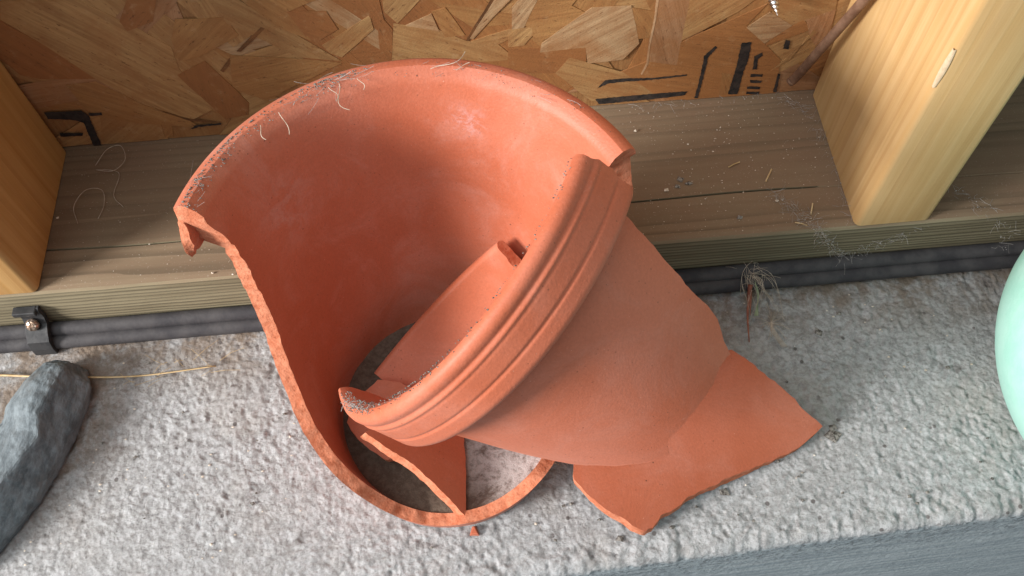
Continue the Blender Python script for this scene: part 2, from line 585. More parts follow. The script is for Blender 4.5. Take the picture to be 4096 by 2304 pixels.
# ------------------------------------------------------------------ outlines (mm, world x / z on the board; local for shards)
FLAKES = [["t",[[-186.1,138.9],[-154.1,136.9],[-133.6,117.1],[-123.3,104.6],[-124.5,90.0],[-115.6,60.5],[-130.5,52.4],[-151.8,68.5],[-165.9,87.5],[-179.1,111.0],[-191.2,128.9]]],["r",[[-191.7,127.7],[-179.1,111.0],[-165.9,87.5],[-191.6,90.3],[-199.4,93.9],[-205.3,111.8]]],["o",[[-181.5,85.0],[-166.8,85.5],[-150.5,66.8],[-131.3,51.4],[-127.8,46.1],[-157.7,52.9],[-175.2,60.5],[-179.1,65.6]]],["d",[[-148.4,64.3],[-130.6,53.7],[-116.4,49.1],[-131.2,51.8]]],["r",[[-126.8,86.0],[-110.7,94.0],[-98.2,62.4],[-100.7,53.3],[-113.6,51.7]]],["r",[[-130.1,138.0],[-118.3,136.9],[-125.7,121.2],[-139.3,116.4],[-140.5,122.6]]],["o",[[-115.7,121.4],[-93.3,120.4],[-90.2,108.9],[-112.7,96.9],[-122.7,95.2],[-121.6,109.6]]],["t",[[-96.1,134.8],[-87.0,132.8],[-45.7,87.0],[-66.0,91.9],[-93.5,116.7]]],["d",[[-94.1,98.6],[-78.7,113.0],[-77.1,111.9],[-92.0,98.4]]],["o",[[-97.5,96.6],[-64.5,90.4],[-45.9,85.7],[-87.6,64.2],[-96.6,68.2],[-102.8,74.8]]],["d",[[-105.4,86.8],[-98.5,94.7],[-100.1,90.1],[-104.2,85.5]]],["o",[[-85.3,132.6],[-44.3,128.7],[-64.0,121.1],[-57.2,101.7],[-70.8,112.0]]],["r",[[-64.9,121.2],[-47.0,119.5],[-43.7,108.0],[-54.4,101.4],[-58.3,101.1]]],["t",[[-53.1,98.6],[-27.6,115.1],[-27.1,106.3],[-45.2,89.7],[-50.4,93.0]]],["t",[[-20.2,127.6],[-0.5,125.7],[-15.4,108.9],[-20.8,116.9]]],["t",[[-17.3,109.1],[2.9,103.3],[16.6,94.1],[31.0,91.2],[40.6,79.3],[0.7,79.3],[-21.9,81.7]]],["p",[[-11.9,107.3],[1.0,113.5],[3.7,101.9]]],["o",[[1.1,114.8],[7.8,116.5],[15.9,98.1],[6.2,97.8]]],["d",[[30.2,121.6],[32.1,121.4],[17.5,94.0],[16.1,94.8]]],["r",[[-34.4,128.9],[-22.0,127.7],[-21.5,112.1],[-18.2,105.4],[-21.5,84.5],[-26.3,89.1],[-24.8,108.6],[-27.0,112.6]]],["p",[[32.1,121.4],[40.3,120.6],[29.7,108.2],[19.5,95.1],[18.1,95.9]]],["t",[[17.5,93.3],[37.1,99.8],[40.9,95.6],[31.0,89.9]]],["p",[[38.9,113.5],[43.7,120.3],[52.0,119.5],[44.4,100.4],[38.6,99.7]]],["o",[[52.0,119.5],[70.6,117.7],[67.1,112.0],[76.9,104.8],[53.1,90.3],[48.2,94.8],[47.3,100.1],[44.4,101.7]]],["r",[[36.4,86.6],[75.1,84.0],[76.1,74.1],[58.5,67.3],[36.0,69.8]]],["t",[[36.7,99.9],[48.3,100.0],[48.7,94.8],[44.3,88.5],[36.4,88.0]]],["p",[[76.6,109.8],[95.6,109.2],[102.0,83.9],[94.9,73.5],[76.7,72.6],[75.1,84.0],[52.2,82.9],[53.2,89.0]]],["o",[[80.7,90.2],[88.7,101.1],[90.2,99.7],[87.3,79.9],[78.3,79.5]]],["o",[[95.7,108.0],[107.6,104.3],[107.6,87.4],[99.7,86.9]]],["t",[[121.7,112.9],[157.5,109.4],[148.8,100.3],[123.5,83.8]]],["g",[[123.2,82.4],[162.1,103.8],[154.7,90.6],[166.6,77.3],[177.8,64.8],[181.9,33.6],[132.9,37.6],[114.9,42.8],[92.7,63.6],[107.5,70.8],[123.5,66.2]]],["k",[[108.3,114.1],[123.3,112.7],[123.5,66.2],[116.0,67.7],[107.9,67.1],[107.4,88.8],[107.8,104.3]]],["w",[[107.2,114.2],[108.5,114.1],[108.6,99.1],[107.8,82.0],[108.3,69.0],[105.9,61.0],[105.1,61.7],[107.2,69.7],[106.9,82.7],[107.7,99.9]]],["t",[[162.1,110.2],[196.0,107.0],[197.4,95.5],[177.1,88.4],[166.0,97.3]]],["p",[[155.0,89.3],[164.7,98.7],[178.1,88.3],[166.6,77.3]]],["g",[[178.1,88.3],[183.2,91.7],[188.6,84.6],[167.5,75.5],[168.4,78.5]]],["k",[[184.2,91.6],[197.5,97.1],[199.2,80.8],[196.1,70.0],[189.6,79.0]]],["t",[[183.1,64.2],[190.1,84.7],[192.1,82.2],[174.5,56.3]]],["t",[[60.5,67.1],[67.3,77.9],[95.8,64.0],[114.0,45.3],[80.4,43.6]]],["o",[[149.8,40.5],[148.7,58.3],[154.6,55.4],[155.1,41.5]]]]
INK = [[[154.5,79.2],[159.6,79.1],[160.7,66.6],[159.9,57.8],[160.2,40.3],[154.7,40.9],[155.3,56.8],[155.1,68.6]],[[141.2,78.2],[142.5,77.0],[139.1,70.3],[138.9,51.1],[138.6,39.3],[136.7,39.6],[137.1,52.0],[136.8,71.7]],[[167.1,71.3],[167.7,68.7],[165.9,66.7],[166.8,58.6],[164.6,58.8],[163.2,68.5]],[[164.1,55.6],[170.9,54.6],[170.8,52.7],[164.7,53.4]],[[164.5,51.0],[171.8,49.6],[171.1,47.8],[165.5,48.7]],[[164.1,46.1],[171.9,44.9],[171.8,42.8],[164.4,43.9]],[[164.8,42.0],[172.1,40.8],[171.9,38.9],[165.2,39.7]],[[178.9,54.6],[180.4,53.8],[181.7,39.3],[179.7,39.5]],[[82.4,45.2],[114.5,46.0],[132.2,45.9],[131.1,42.6],[116.1,41.7],[84.8,40.7]],[[82.5,53.2],[86.8,59.5],[96.2,59.5],[110.9,58.4],[129.7,59.0],[129.9,57.8],[111.1,56.9],[96.4,57.0],[88.5,56.6]],[[176.9,79.0],[179.7,78.0],[180.2,71.7],[177.4,72.7]],[[-200.3,67.1],[-181.7,66.5],[-180.0,61.5],[-183.2,37.5],[-187.6,37.5],[-184.7,57.2],[-188.2,59.8],[-200.8,62.1]],[[-200.0,50.7],[-188.3,49.6],[-189.4,47.1],[-200.6,47.9]],[[-179.3,64.1],[-172.7,63.9],[-172.9,61.8],[-179.5,62.0]],[[-134.1,45.6],[-129.4,49.0],[-116.3,49.1],[-116.8,47.5],[-128.5,47.2]]]
A_D = {"c":[-20.4,-179.6,92.3],"x":[0.1584,0.8026,-0.5751],"y":[0.6894,0.3271,0.6464],"z":[-0.7069,0.4989,0.5015],"half":33.54043106372861}
B_D = {"o":[-35.7,-182.3,20.0],"e":[-0.0712,0.9889,0.1303],"w":[0.9932,0.0582,0.1005],"n":[-0.0918,-0.1365,0.9864],"poly":[[38.4,0.0],[35.0,-5.3],[32.5,-9.6],[26.6,-14.4],[20.9,-17.2],[15.2,-14.8],[5.9,-7.2],[0.0,0.0],[0.0,5.2],[5.1,20.7],[29.0,19.8],[35.9,9.2]]}
C_D = {"o":[0.5,-209.6,15.0],"e":[-0.6743,0.5632,0.4776],"w":[0.3879,0.8205,-0.4199],"n":[0.6284,0.0979,0.7717],"poly":[[0.0,0.0],[5.3,9.3],[12.3,21.3],[19.5,33.7],[23.8,41.1],[44.8,28.8],[59.8,0.5],[56.0,-0.0],[48.8,-0.4],[34.3,0.9],[17.4,0.5],[7.6,0.2]]}
D_D = {"o":[79.0,-221.8,6.0],"ax":[0.9082,0.4185,0.0],"pr":[-0.4185,0.9082,0.0],"poly":[[-13.2,41.2],[-16.3,37.2],[-17.6,33.3],[-15.7,23.2],[-12.4,16.2],[-8.9,10.6],[-4.8,4.2],[-0.3,-0.2],[3.6,-0.5],[9.8,1.7],[16.5,1.6],[24.4,2.4],[32.1,2.3],[43.1,1.3],[52.1,0.1],[61.9,-0.4],[71.7,-1.8],[80.8,-2.6],[87.8,-2.3],[93.7,-1.4],[100.6,-0.1],[97.6,5.3],[93.4,17.8],[89.0,29.0],[86.5,37.9],[83.1,51.5],[59.2,63.1],[23.3,58.3]]}
S_R = [[0.6226,-0.26699,-0.73559],[0.66427,0.67721,0.31643],[0.41366,-0.68564,0.59898]]
S_C = [3.9,-121.5,111.5]

def split_part(o, pred, name, parent):
    """move the faces for which pred(face centre, material) holds to a new part"""
    me2 = o.data.copy()
    me2.name = name
    o2 = bpy.data.objects.new(name, me2)
    col.objects.link(o2)
    o2.parent = parent
    for ob, keep in ((o, False), (o2, True)):
        bm = bmesh.new()
        bm.from_mesh(ob.data)
        kill = [fc for fc in bm.faces if bool(pred(fc.calc_center_median() / MM, fc.material_index)) != keep]
        bmesh.ops.delete(bm, geom=kill, context='FACES')
        bm.to_mesh(ob.data)
        bm.free()
    return o2

# =================================================================== setting
def fbm(x, y, seed):
    """vectorised value noise"""
    def vn(x, y, s):
        xi, yi = np.floor(x).astype(np.int64), np.floor(y).astype(np.int64)
        fx, fy = x - xi, y - yi
        fx, fy = fx * fx * (3 - 2 * fx), fy * fy * (3 - 2 * fy)
        def h(a, b):
            n = (a * 374761393 + b * 668265263 + s * 2147483647) & 0xffffffff
            n = ((n ^ (n >> 13)) * 1274126177) & 0xffffffff
            return ((n ^ (n >> 16)) & 0xffff) / 65535.0
        return (h(xi, yi) * (1 - fx) + h(xi + 1, yi) * fx) * (1 - fy) + (h(xi, yi + 1) * (1 - fx) + h(xi + 1, yi + 1) * fx) * fy
    return vn(x, y, seed)

def build_ledge():
    xs = np.arange(-330, 430.1, .8)
    top = np.arange(0, 170, .8)            # distance back from the edge
    rows = []
    R = 6.0
    for t in top[::-1]: rows.append((t + R, 0.0, 1.0, 0.0))
    for a in np.linspace(0, 90, 7)[1:]:
        r = math.radians(a)
        rows.append((R - R * math.sin(r), -R + R * math.cos(r), math.cos(r), math.sin(r)))
    for z in np.concatenate([np.arange(-7.0, -60, -1.2), np.arange(-62, -262, -8.0)]):
        rows.append((0.0, z, 0.0, 1.0))
    rows = np.array(rows)
    nr, nx = len(rows), len(xs)
    Xg, Tg = np.meshgrid(xs, rows[:, 0])
    _, Zg = np.meshgrid(xs, rows[:, 1])
    _, Nz = np.meshgrid(xs, rows[:, 2])
    _, Ny = np.meshgrid(xs, rows[:, 3])
    Yg = -237.5 + .043 * Xg + Tg
    S = Yg - Zg                            # runs along the surface
    edge = np.clip(1 - np.abs(rows[:, 0][:, None] - R) / 10, 0, 1) * (Zg > -8)
    h = (fbm(Xg / 5.2, S / 5.2, 1) - .5) * .75 + (fbm(Xg / 22, S / 22, 3) - .5) * .6
    h += (np.abs(2 * fbm(Xg / 3.4 + 7, S / 3.4, 2) - 1) - .5) * -1.0 + (fbm(Xg / 1.7, S / 1.7, 6) - .5) * 1.3 + (fbm(Xg / 1.0, S / 1.0, 16) - .5) * .8
    pit = fbm(Xg / 6.0, S / 6.0, 9)
    h -= np.clip(pit - .78, 0, 1) * 7.0
    h *= np.where(Zg < -7, .20, .60) * (.30 + 1.1 * np.clip(fbm(Xg / 38 + 3, S / 38, 12) * .7 + fbm(Xg / 13, S / 13, 13) * .5 - .1, 0, 1))
    h -= edge * (np.clip(fbm(Xg / 7, S / 7, 5) - .35, 0, 1) * 2.2 + np.clip(fbm(Xg / 2.6, S / 2.6, 15) - .4, 0, 1) * 2.0)
    Yo = Yg - Ny * h
    Zo = Zg + Nz * h - .4 * Nz
    V = np.stack([Xg, Yo, Zo], -1).reshape(-1, 3) * MM
    idx = np.arange(nr * nx).reshape(nr, nx)
    F = np.stack([idx[:-1, :-1], idx[1:, :-1], idx[1:, 1:], idx[:-1, 1:]], -1).reshape(-1, 4)
    me = bpy.data.meshes.new("concrete_ledge")
    me.vertices.add(len(V)); me.vertices.foreach_set("co", V.ravel())
    me.loops.add(F.size); me.loops.foreach_set("vertex_index", F.ravel())
    me.polygons.add(len(F)); me.polygons.foreach_set("loop_start", np.arange(0, F.size, 4)); me.polygons.foreach_set("loop_total", np.full(len(F), 4))
    me.polygons.foreach_set("use_smooth", np.ones(len(F), bool))
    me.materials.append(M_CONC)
    me.update(); me.validate()
    o = bpy.data.objects.new("concrete_ledge", me)
    col.objects.link(o)
    return tag(o, kind="structure")
ledge = build_ledge()

def box(name, x0, x1, y0, y1, z0, z1, mat, parent=None, bev=0, seg=2):
    v = [(x0, y0, z0), (x1, y0, z0), (x1, y1, z0), (x0, y1, z0), (x0, y0, z1), (x1, y0, z1), (x1, y1, z1), (x0, y1, z1)]
    f = [(3, 2, 1, 0), (4, 5, 6, 7), (0, 1, 5, 4), (1, 2, 6, 5), (2, 3, 7, 6), (3, 0, 4, 7)]
    o = mesh_obj(name, v, f, mat, parent)
    if bev: bevel(o, bev, seg)
    return o

gr = box("ground", -900, 1000, -900, 200, -275, -255, M_CONC)
tag(gr, kind="structure")

# sill plate: a profile swept along the wall, with the long drying crack in its top
def build_sill():
    prof = [(14.0, 0), (14.0, 38), (0.0, 38)]
    for y in (-12, -25, -38, -50, -60): prof.append((y, 38))
    prof += [(-63.3, 38), (-63.9, 33), (-64.5, 38)]
    for y in (-70, -78, -85.5): prof.append((y, 38))
    prof += [(-87.6, 37.5), (-88.7, 36.4), (-89, 34.5), (-89, 26), (-89, 14), (-89, 0)]
    xs = np.arange(-330, 431, 8.0)
    V, F = [], []
    n = len(prof)
    for x in xs:
        bend = 1.2 * math.sin(x * .012) + .5 * math.sin(x * .05)
        for i, (y, z) in enumerate(prof):
            crack = 8 <= i <= 10
            zz = z
            if i == 9 and (-130 < x < 90 or x > 185): zz = 37.6
            V.append((x, y + (bend if crack else 0) + (.25 * noise.noise((x * .05, i, 0)) if y < -80 else 0), zz + .3 * noise.noise((x * .02, y * .05, 3)) * (1 if z > 30 else 0)))
    for a in range(len(xs) - 1):
        for i in range(n - 1):
            F.append((a * n + i, a * n + i + 1, (a + 1) * n + i + 1, (a + 1) * n + i))
    F = [tuple(reversed(f)) for f in F]
    F.append(tuple(range(n)))
    F.append(tuple((len(xs) - 1) * n + i for i in reversed(range(n))))
    o = mesh_obj("sill_plate", V, F, M_SILL)
    return tag(o, "long weathered timber sill plate lying along the wall behind the pot", "timber")
sill = build_sill()

# studs
def stud(name, x0, x1, mat, label, seed):
    V, F = [], []
    zs = [38.2] + list(np.arange(46, 420, 14))
    rc = 3.0
    sec = []
    for cx_, cy_, a0 in ((x1 - rc, -88.5 + rc, -90), (x1 - rc, -1.0 - rc, 0), (x0 + rc, -1.0 - rc, 90), (x0 + rc, -88.5 + rc, 180)):
        for a in (0, 30, 60, 90):
            t = math.radians(a0 + a)
            sec.append((cx_ + rc * math.cos(t), cy_ + rc * math.sin(t)))
    n = len(sec)
    for k, z in enumerate(zs):
        for i, (x, y) in enumerate(sec):
            w = .35 * noise.noise((x * .08, y * .08 + seed, z * .01))
            zz = z + (.7 * noise.noise((x * .4, y * .4, seed)) + .3 if k == 0 else 0)
            V.append((x + w, y + w, zz))
    for k in range(len(zs) - 1):
        for i in range(n):
            j = (i + 1) % n
            F.append((k * n + i, k * n + j, (k + 1) * n + j, (k + 1) * n + i))
    F.append(tuple(reversed(range(n))))
    F.append(tuple((len(zs) - 1) * n + i for i in range(n)))
    e = empty(name, ((x0 + x1) / 2, -45, 38), label, "stud", "wall studs standing on the sill plate")
    sm = [True] * (len(F) - 2) + [False, False]
    o = mesh_obj("timber", V, F, mat, None, smooth=sm)
    o.modifiers.new("edge_split", 'EDGE_SPLIT').split_angle = math.radians(40)
    o.parent = e
    o.matrix_parent_inverse = Matrix.Translation(-e.location)
    return e
stud_r = stud("wall_stud", 201.3, 239.3, M_STUD, "pale yellow pine stud on the right with a bare gouge on its corner", 3.1)
stud_l = stud("wall_stud", -239.3, -201.3, M_STUDL, "amber pine stud at the left edge above the cable clip", 9.7)

def child(o, e):
    o.parent = e
    o.matrix_parent_inverse = Matrix.Translation(-e.location)
    return o

# bare scuff where the arris of the right stud is knocked off
V, F = [], []
for i in range(9):
    t = i / 8
    z = 138.5 + 21 * t
    wd = 1.25 * math.sin(math.pi * min(max(t, .06), .94)) ** .3
    c = Vector((202.1, -87.7, z))
    dirv = Vector((.707, -.707, 0))
    V += [tuple(c - dirv * wd), tuple(c + Vector((-.75, -.75, 0))), tuple(c + dirv * wd)]
for i in range(8):
    for k in range(2):
        a = i * 3 + k
        F.append((a, a + 1, a + 4, a + 3))
g = mesh_obj("bare_gouge", V, F, M_BARE, None, True)
child(g, stud_r)
g["label"] = "pale bare wood gouge on the corner"

# OSB sheet
osb = empty("strand_board", (0, 4, 38), "oriented strand board wall sheet with printed black stencil marks behind the pot", "wall panel")
child(box("backing", -330, 430, 1.3, 12, 38.4, 430, M_STRAND), osb)
for o in osb.children: o.color = (.36, .19, .075, 1)
TONE = {"t": (.50, .31, .135), "r": (.30, .115, .042), "o": (.40, .215, .082), "d": (.10, .045, .018), "p": (.56, .40, .235),
        "k": (.42, .24, .135), "w": (.72, .52, .33), "g": (.42, .185, .065)}
def strand(poly, depth, tone, seed, th=.25, name="strand"):
    rnd = random.Random(seed)
    cx_ = sum(p[0] for p in poly) / len(poly)
    cz_ = sum(p[1] for p in poly) / len(poly)
    pts = []
    for i in range(len(poly)):
        a, b = Vector(poly[i]), Vector(poly[(i + 1) % len(poly)])
        k = max(1, min(5, int((b - a).length / 9)))
        nn = Vector((-(b - a).y, (b - a).x)).normalized() if (b - a).length > 0 else Vector((0, 0))
        for j in range(k):
            p = a.lerp(b, j / k)
            if j: p += nn * rnd.uniform(-.35, .35)
            pts.append(p)
    n = len(pts)
    tx, tz = rnd.uniform(-.0006, .0006), rnd.uniform(-.0006, .0006)
    def dep(p): return -depth + (p.x - cx_) * tx + (p.y - cz_) * tz
    V = [(p.x, dep(p), p.y) for p in pts] + [(p.x, dep(p) + th, p.y) for p in pts]
    area_ = sum(pts[i].x * pts[(i + 1) % n].y - pts[(i + 1) % n].x * pts[i].y for i in range(n))
    F = [tuple(range(n)) if area_ > 0 else tuple(reversed(range(n)))]
    for i in range(n):
        j = (i + 1) % n
        q = (i, i + n, j + n, j)
        F.append(q if area_ > 0 else tuple(reversed(q)))
    # own frame turned so that the grain follows the strand
    best = max(((pts[(i + 1) % n] - pts[i]) for i in range(n)), key=lambda d: d.length)
    far = max(((a - b) for a in pts for b in pts), key=lambda d: d.length)
    ang = math.atan2(far.x, far.y)
    o = mesh_obj(name, V, F, M_STRAND)
    o.data.transform(Matrix.Translation(Vector((-cx_, 0, -cz_)) * MM))
    o.data.transform(Matrix.Rotation(-ang, 4, 'Y'))
    o.parent = osb
    o.matrix_parent_inverse = Matrix.Translation(-osb.location)
    o.location = Vector((cx_, 0, cz_)) * MM
    o.rotation_euler = (0, ang, 0)
    k = rnd.uniform(.9, 1.1)
    mean = (.41, .19, .062)
    q = .0 if tone[0] < .15 else .22
    o.color = tuple(min(1, (c * (1 - q) + m * q) * k) for c, m in zip(tone, mean)) + (1,)
    return o
rs = random.Random(11)
for i in range(120):                       # chips of the face layer, most of them partly buried
    L, Wd = rs.uniform(50, 120), rs.uniform(14, 34)
    a = rs.uniform(0, math.pi)
    x, z = rs.uniform(-250, 300), rs.uniform(38, 190)
    u = Vector((math.cos(a), math.sin(a)))
    w = Vector((-u.y, u.x))
    poly = []
    for s, t in ((-1, -1), (-.2, -1.05), (1, -.9), (1.06, .1), (.95, 1), (.1, 1.04), (-1, .9), (-1.05, 0)):
        p = Vector((x, z)) + u * (s * L / 2 * rs.uniform(.9, 1.05)) + w * (t * Wd / 2 * rs.uniform(.8, 1.1))
        poly.append((p.x, max(p.y, 38.6)))
    strand(poly, -.9 + i * .003, TONE[rs.choice("tttoookgrpr")], 500 + i)
for i, (tn, poly) in enumerate(FLAKES):
    strand([(x, max(z, 38.6)) for x, z in poly], -.35 + i * .005 + (.10 if tn in "pw" else 0), TONE[tn], 900 + i, th=.3)
for i, poly in enumerate(INK):
    poly = [tuple(p) for p in poly]
    sub = []
    for k in range(len(poly)):
        a2, b2 = Vector(poly[k]), Vector(poly[(k + 1) % len(poly)])
        m_ = max(1, int((b2 - a2).length / 1.1))
        for q_ in range(m_):
            p_ = a2.lerp(b2, q_ / m_)
            sub.append((p_.x + rs.uniform(-.22, .22), p_.y + rs.uniform(-.22, .22)))
    poly = sub
    V = [(x, .0 - .002 * i, max(z, 38.6)) for x, z in poly]
    a_ = sum(poly[k][0] * poly[(k + 1) % len(poly)][1] - poly[(k + 1) % len(poly)][0] * poly[k][1] for k in range(len(poly)))
    f = tuple(range(len(V)))
    child(mesh_obj("stencil_mark", V, [f if a_ > 0 else tuple(reversed(f))], M_INK), osb)
# =================================================================== cable and clip
def build_cable():
    sec = []
    for k in range(11):
        t = math.radians(110 - k * 22)
        sec.append((-92.6 - 3.9 * math.sin(math.radians(-70 + k * 20)), 8.9 + 3.9 * math.cos(math.radians(-70 + k * 20))))
    for k in range(12):
        t = math.radians(-45 + k * 20)
        sec.append((-97.6 - 3.9 * math.sin(t), 4.7 + 3.9 * math.cos(t)))
    V, F = [], []
    xs = np.arange(-330, 431, 6.0)
    n = len(sec)
    for x in xs:
        dz = .012 * (x - 0) * .35 + .6 * noise.noise((x * .012, 0, 0))
        dy = .7 * noise.noise((x * .01, 9, 0)) - .3
        for y, z in sec: V.append((x, y + dy, z + dz))
    for a in range(len(xs) - 1):
        for i in range(n):
            j = (i + 1) % n
            F.append((a * n + i, (a + 1) * n + i, (a + 1) * n + j, a * n + j))
    F.append(tuple(range(n)))
    F.append(tuple((len(xs) - 1) * n + i for i in reversed(range(n))))
    o = mesh_obj("twin_cable", V, F, M_CABLE, None, True)
    o.modifiers.new("edge_split", 'EDGE_SPLIT').split_angle = math.radians(70)
    return tag(o, "black twin cable running along the foot of the sill plate", "cable")
build_cable()

clip = empty("cable_clip", (-214, -92, 0), "black clip with a tarnished screw holding the cable at left", "clip")
V, F = [], []
path = [(-89.3, 27), (-91.2, 27.2), (-92.2, 26), (-92.4, 20), (-94, 16.5), (-98, 14.2), (-101.8, 11), (-103.4, 6), (-103.6, .8)]
for x in (-217.5, -206.5):
    for y, z in path: V.append((x, y, z))
    for y, z in reversed(path): V.append((x, min(y + 2.4, -89.3), max(z - 2.0, .2)))
n = len(path) * 2
for i in range(n):
    j = (i + 1) % n
    F.append((i, j, j + n, i + n))
for i in range(len(path) - 1):
    q = (i, i + 1, n - 2 - i, n - 1 - i)
    F.append(tuple(reversed(q)))
    F.append(tuple(k + n for k in q))
strap = mesh_obj("strap", V, F, M_CLIP)
bm = bmesh.new(); bm.from_mesh(strap.data); bmesh.ops.recalc_face_normals(bm, faces=bm.faces); bm.to_mesh(strap.data); bm.free()
child(bevel(strap, .5, 2), clip)
child(box("flange", -219.0, -207.5, -94.2, -89.4, 24.5, 27.4, M_CLIP, bev=.6), clip)
V, F = [], []
ctr = Vector((-212.6, -95.2, 18.2)); ax = Vector((0, -.75, .66)).normalized()
a = ax.cross(Vector((1, 0, 0))).normalized(); b = ax.cross(a)
prof = [(0, 3.4), (.9, 3.2), (1.8, 2.3), (2.2, 1.0)]
ns = 16
for h, r in prof:
    for k in range(ns):
        t = 2 * math.pi * k / ns
        cross = .55 if (k % 4 == 0 and r < 3.5) else 0
        V.append(tuple(ctr + ax * (h - cross) + a * (r * math.cos(t)) + b * (r * math.sin(t))))
V.append(tuple(ctr + ax * 1.2))
for i in range(len(prof) - 1):
    for k in range(ns):
        k2 = (k + 1) % ns
        F.append((i * ns + k, i * ns + k2, (i + 1) * ns + k2, (i + 1) * ns + k))
for k in range(ns): F.append(((len(prof) - 1) * ns + k, (len(prof) - 1) * ns + (k + 1) % ns, len(V) - 1))
child(mesh_obj("screw_head", V, F, M_SCREWB, None, False), clip)

# =================================================================== broken pot
POT = (-6.6, -156.0, 0.4)
H = 155.0
RO, RI = pot_profile(90.4, 26.0, .1925, 5.8, 6.0, 1.6)
RREF = 75.0
def f_pot(u, v, w):
    t = u / RREF
    d = -v
    r = RO(d) * (1 - w) + RI(d) * w
    return (r * math.cos(t), r * math.sin(t), H - d)
TOP = [(-15, 46), (-6, 62), (3, 84), (11, 106), (19, 124), (24, 138), (26, 146), (24.2, 150.5), (60, 150.5), (100, 150.5), (135, 150.5), (162.6, 150.5),
       (163.2, 146), (162.2, 139), (161.4, 131), (162.6, 120), (164.5, 111), (167.5, 97), (172, 83), (177, 74), (184.5, 63), (190, 57), (196.5, 52), (206.5, 44), (214, 40), (220.5, 35.5),
       (231, 25.5), (238, 19), (246, 14.5), (256, 11.6), (266, 11.2), (275, 13), (286, 13), (295, 14.6), (304, 17.5), (311, 21), (318, 21.5), (326, 19), (330, 20), (335, 29), (340, 38), (345, 46)]
poly = [(math.radians(a) * RREF, z - H) for a, z in TOP]
poly = [(math.radians(345) * RREF, .6 - H), (math.radians(-15) * RREF, .6 - H)][::-1] + poly[::1]
# order: bottom-left, (down the seam) top boundary, then back along the bottom
poly = [(math.radians(-15) * RREF, .6 - H)] + [(math.radians(a) * RREF, z - H) for a, z in TOP] + [(math.radians(345) * RREF, .6 - H)]
pot = empty("broken_flower_pot", POT, "large broken terracotta flower pot standing upright with its front wall missing", "flower pot")
wall = make_shard("wall", poly, f_pot, M_POT, pot, step=3.2, rows=collar_rows(26, 155),
                  is_rim=lambda u, v: v > -4.55, seed=3, bulge=5.4, jitter=.36, rough=.34, oblique=.6,
                  seam=lambda u, v: v < -H + 1.5 or u < math.radians(-14.9) * RREF or u > math.radians(344.9) * RREF)
def is_collar(c, mi):
    if mi != 0: return False
    d = H - c.z
    if d > 27.2: return False
    r = math.hypot(c.x, c.y)
    dd = max(d, 4.6)
    return r > (RO(dd) + RI(dd)) / 2
split_part(wall, is_collar, "rim", pot)

# spalled flake hanging off the collar at the left break
def f_spall(u, v, w):
    t = u / RREF
    d = -v
    r = (RO(d) + .1) * (1 - w) + (RO(d) - 2.6 + .9 * math.sin(d * .3)) * w
    return (r * math.cos(t), r * math.sin(t), H - d)
sp = [(math.radians(a) * RREF, -d) for a, d in ((162.0, 8), (163.6, 9), (166.0, 16), (167.2, 22), (166.4, 25.4), (163.5, 25.8), (160.6, 25.6), (160.4, 14))]
make_shard("spalled_edge", sp, f_spall, M_POT, pot, step=2.2, seed=21, jitter=.35, rough=.5)

# floor of the pot with a drain hole
V, F = [], []
rings = [9.0, 11.0, 18, 25, 32, 40, 46, RI(H - 9) + .8]
ns = 72
for zi, z in ((0, 8.6), (1, 0.9)):
    for r in rings:
        for k in range(ns):
            t = 2 * math.pi * k / ns
            zz = z + (.7 * noise.noise((r * math.cos(t) * .12, r * math.sin(t) * .12, 4)) + (1.6 * ((r - 32) / 18) ** 2 if r > 32 else 0) if zi == 0 else 0)
            V.append((r * math.cos(t), r * math.sin(t), zz))
nr = len(rings)
for s in range(2):
    for i in range(nr - 1):
        for k in range(ns):
            k2 = (k + 1) % ns
            q = (s * nr * ns + i * ns + k, s * nr * ns + (i + 1) * ns + k, s * nr * ns + (i + 1) * ns + k2, s * nr * ns + i * ns + k2)
            F.append(q if s == 0 else tuple(reversed(q)))
for k in range(ns):
    k2 = (k + 1) % ns
    F.append((k, k2, nr * ns + k2, nr * ns + k))
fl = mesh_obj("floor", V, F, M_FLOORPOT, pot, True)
fl["label"] = "pot floor with grey lime and soil deposit, wall shade in its dark tone"

# dust, fibres and grit caught on the rim
V, F = [], []
rd = random.Random(5)
def rim_pt(ang, wr, up=0):
    t = math.radians(ang)
    r = 84.3 + wr
    z = 150.5 + 5.5 * math.sqrt(max(0.0, 1 - (wr / 5.25) ** 2)) + up
    return Vector((r * math.cos(t), r * math.sin(t), z))
for i in range(1500):
    ang = rd.choice((rd.uniform(118, 163), rd.uniform(100, 163), rd.gauss(112, 4), rd.gauss(150, 7)))
    ang = min(ang, 162.5)
    grain_lump(V, F, rim_pt(ang, rd.choice((rd.uniform(-3.4, 5.0), rd.gauss(4.0, .9), rd.uniform(1.5, 5.1)))), rd.uniform(.12, .42), .6)
for i in range(120):
    grain_lump(V, F, rim_pt(rd.uniform(30, 118), rd.uniform(-4.2, 3.6)), rd.uniform(.12, .3), .7)
gr_o = mesh_obj("rim_grit", V, F, M_GRIME, pot); gr_o["kind"] = "stuff"
V, F = [], []
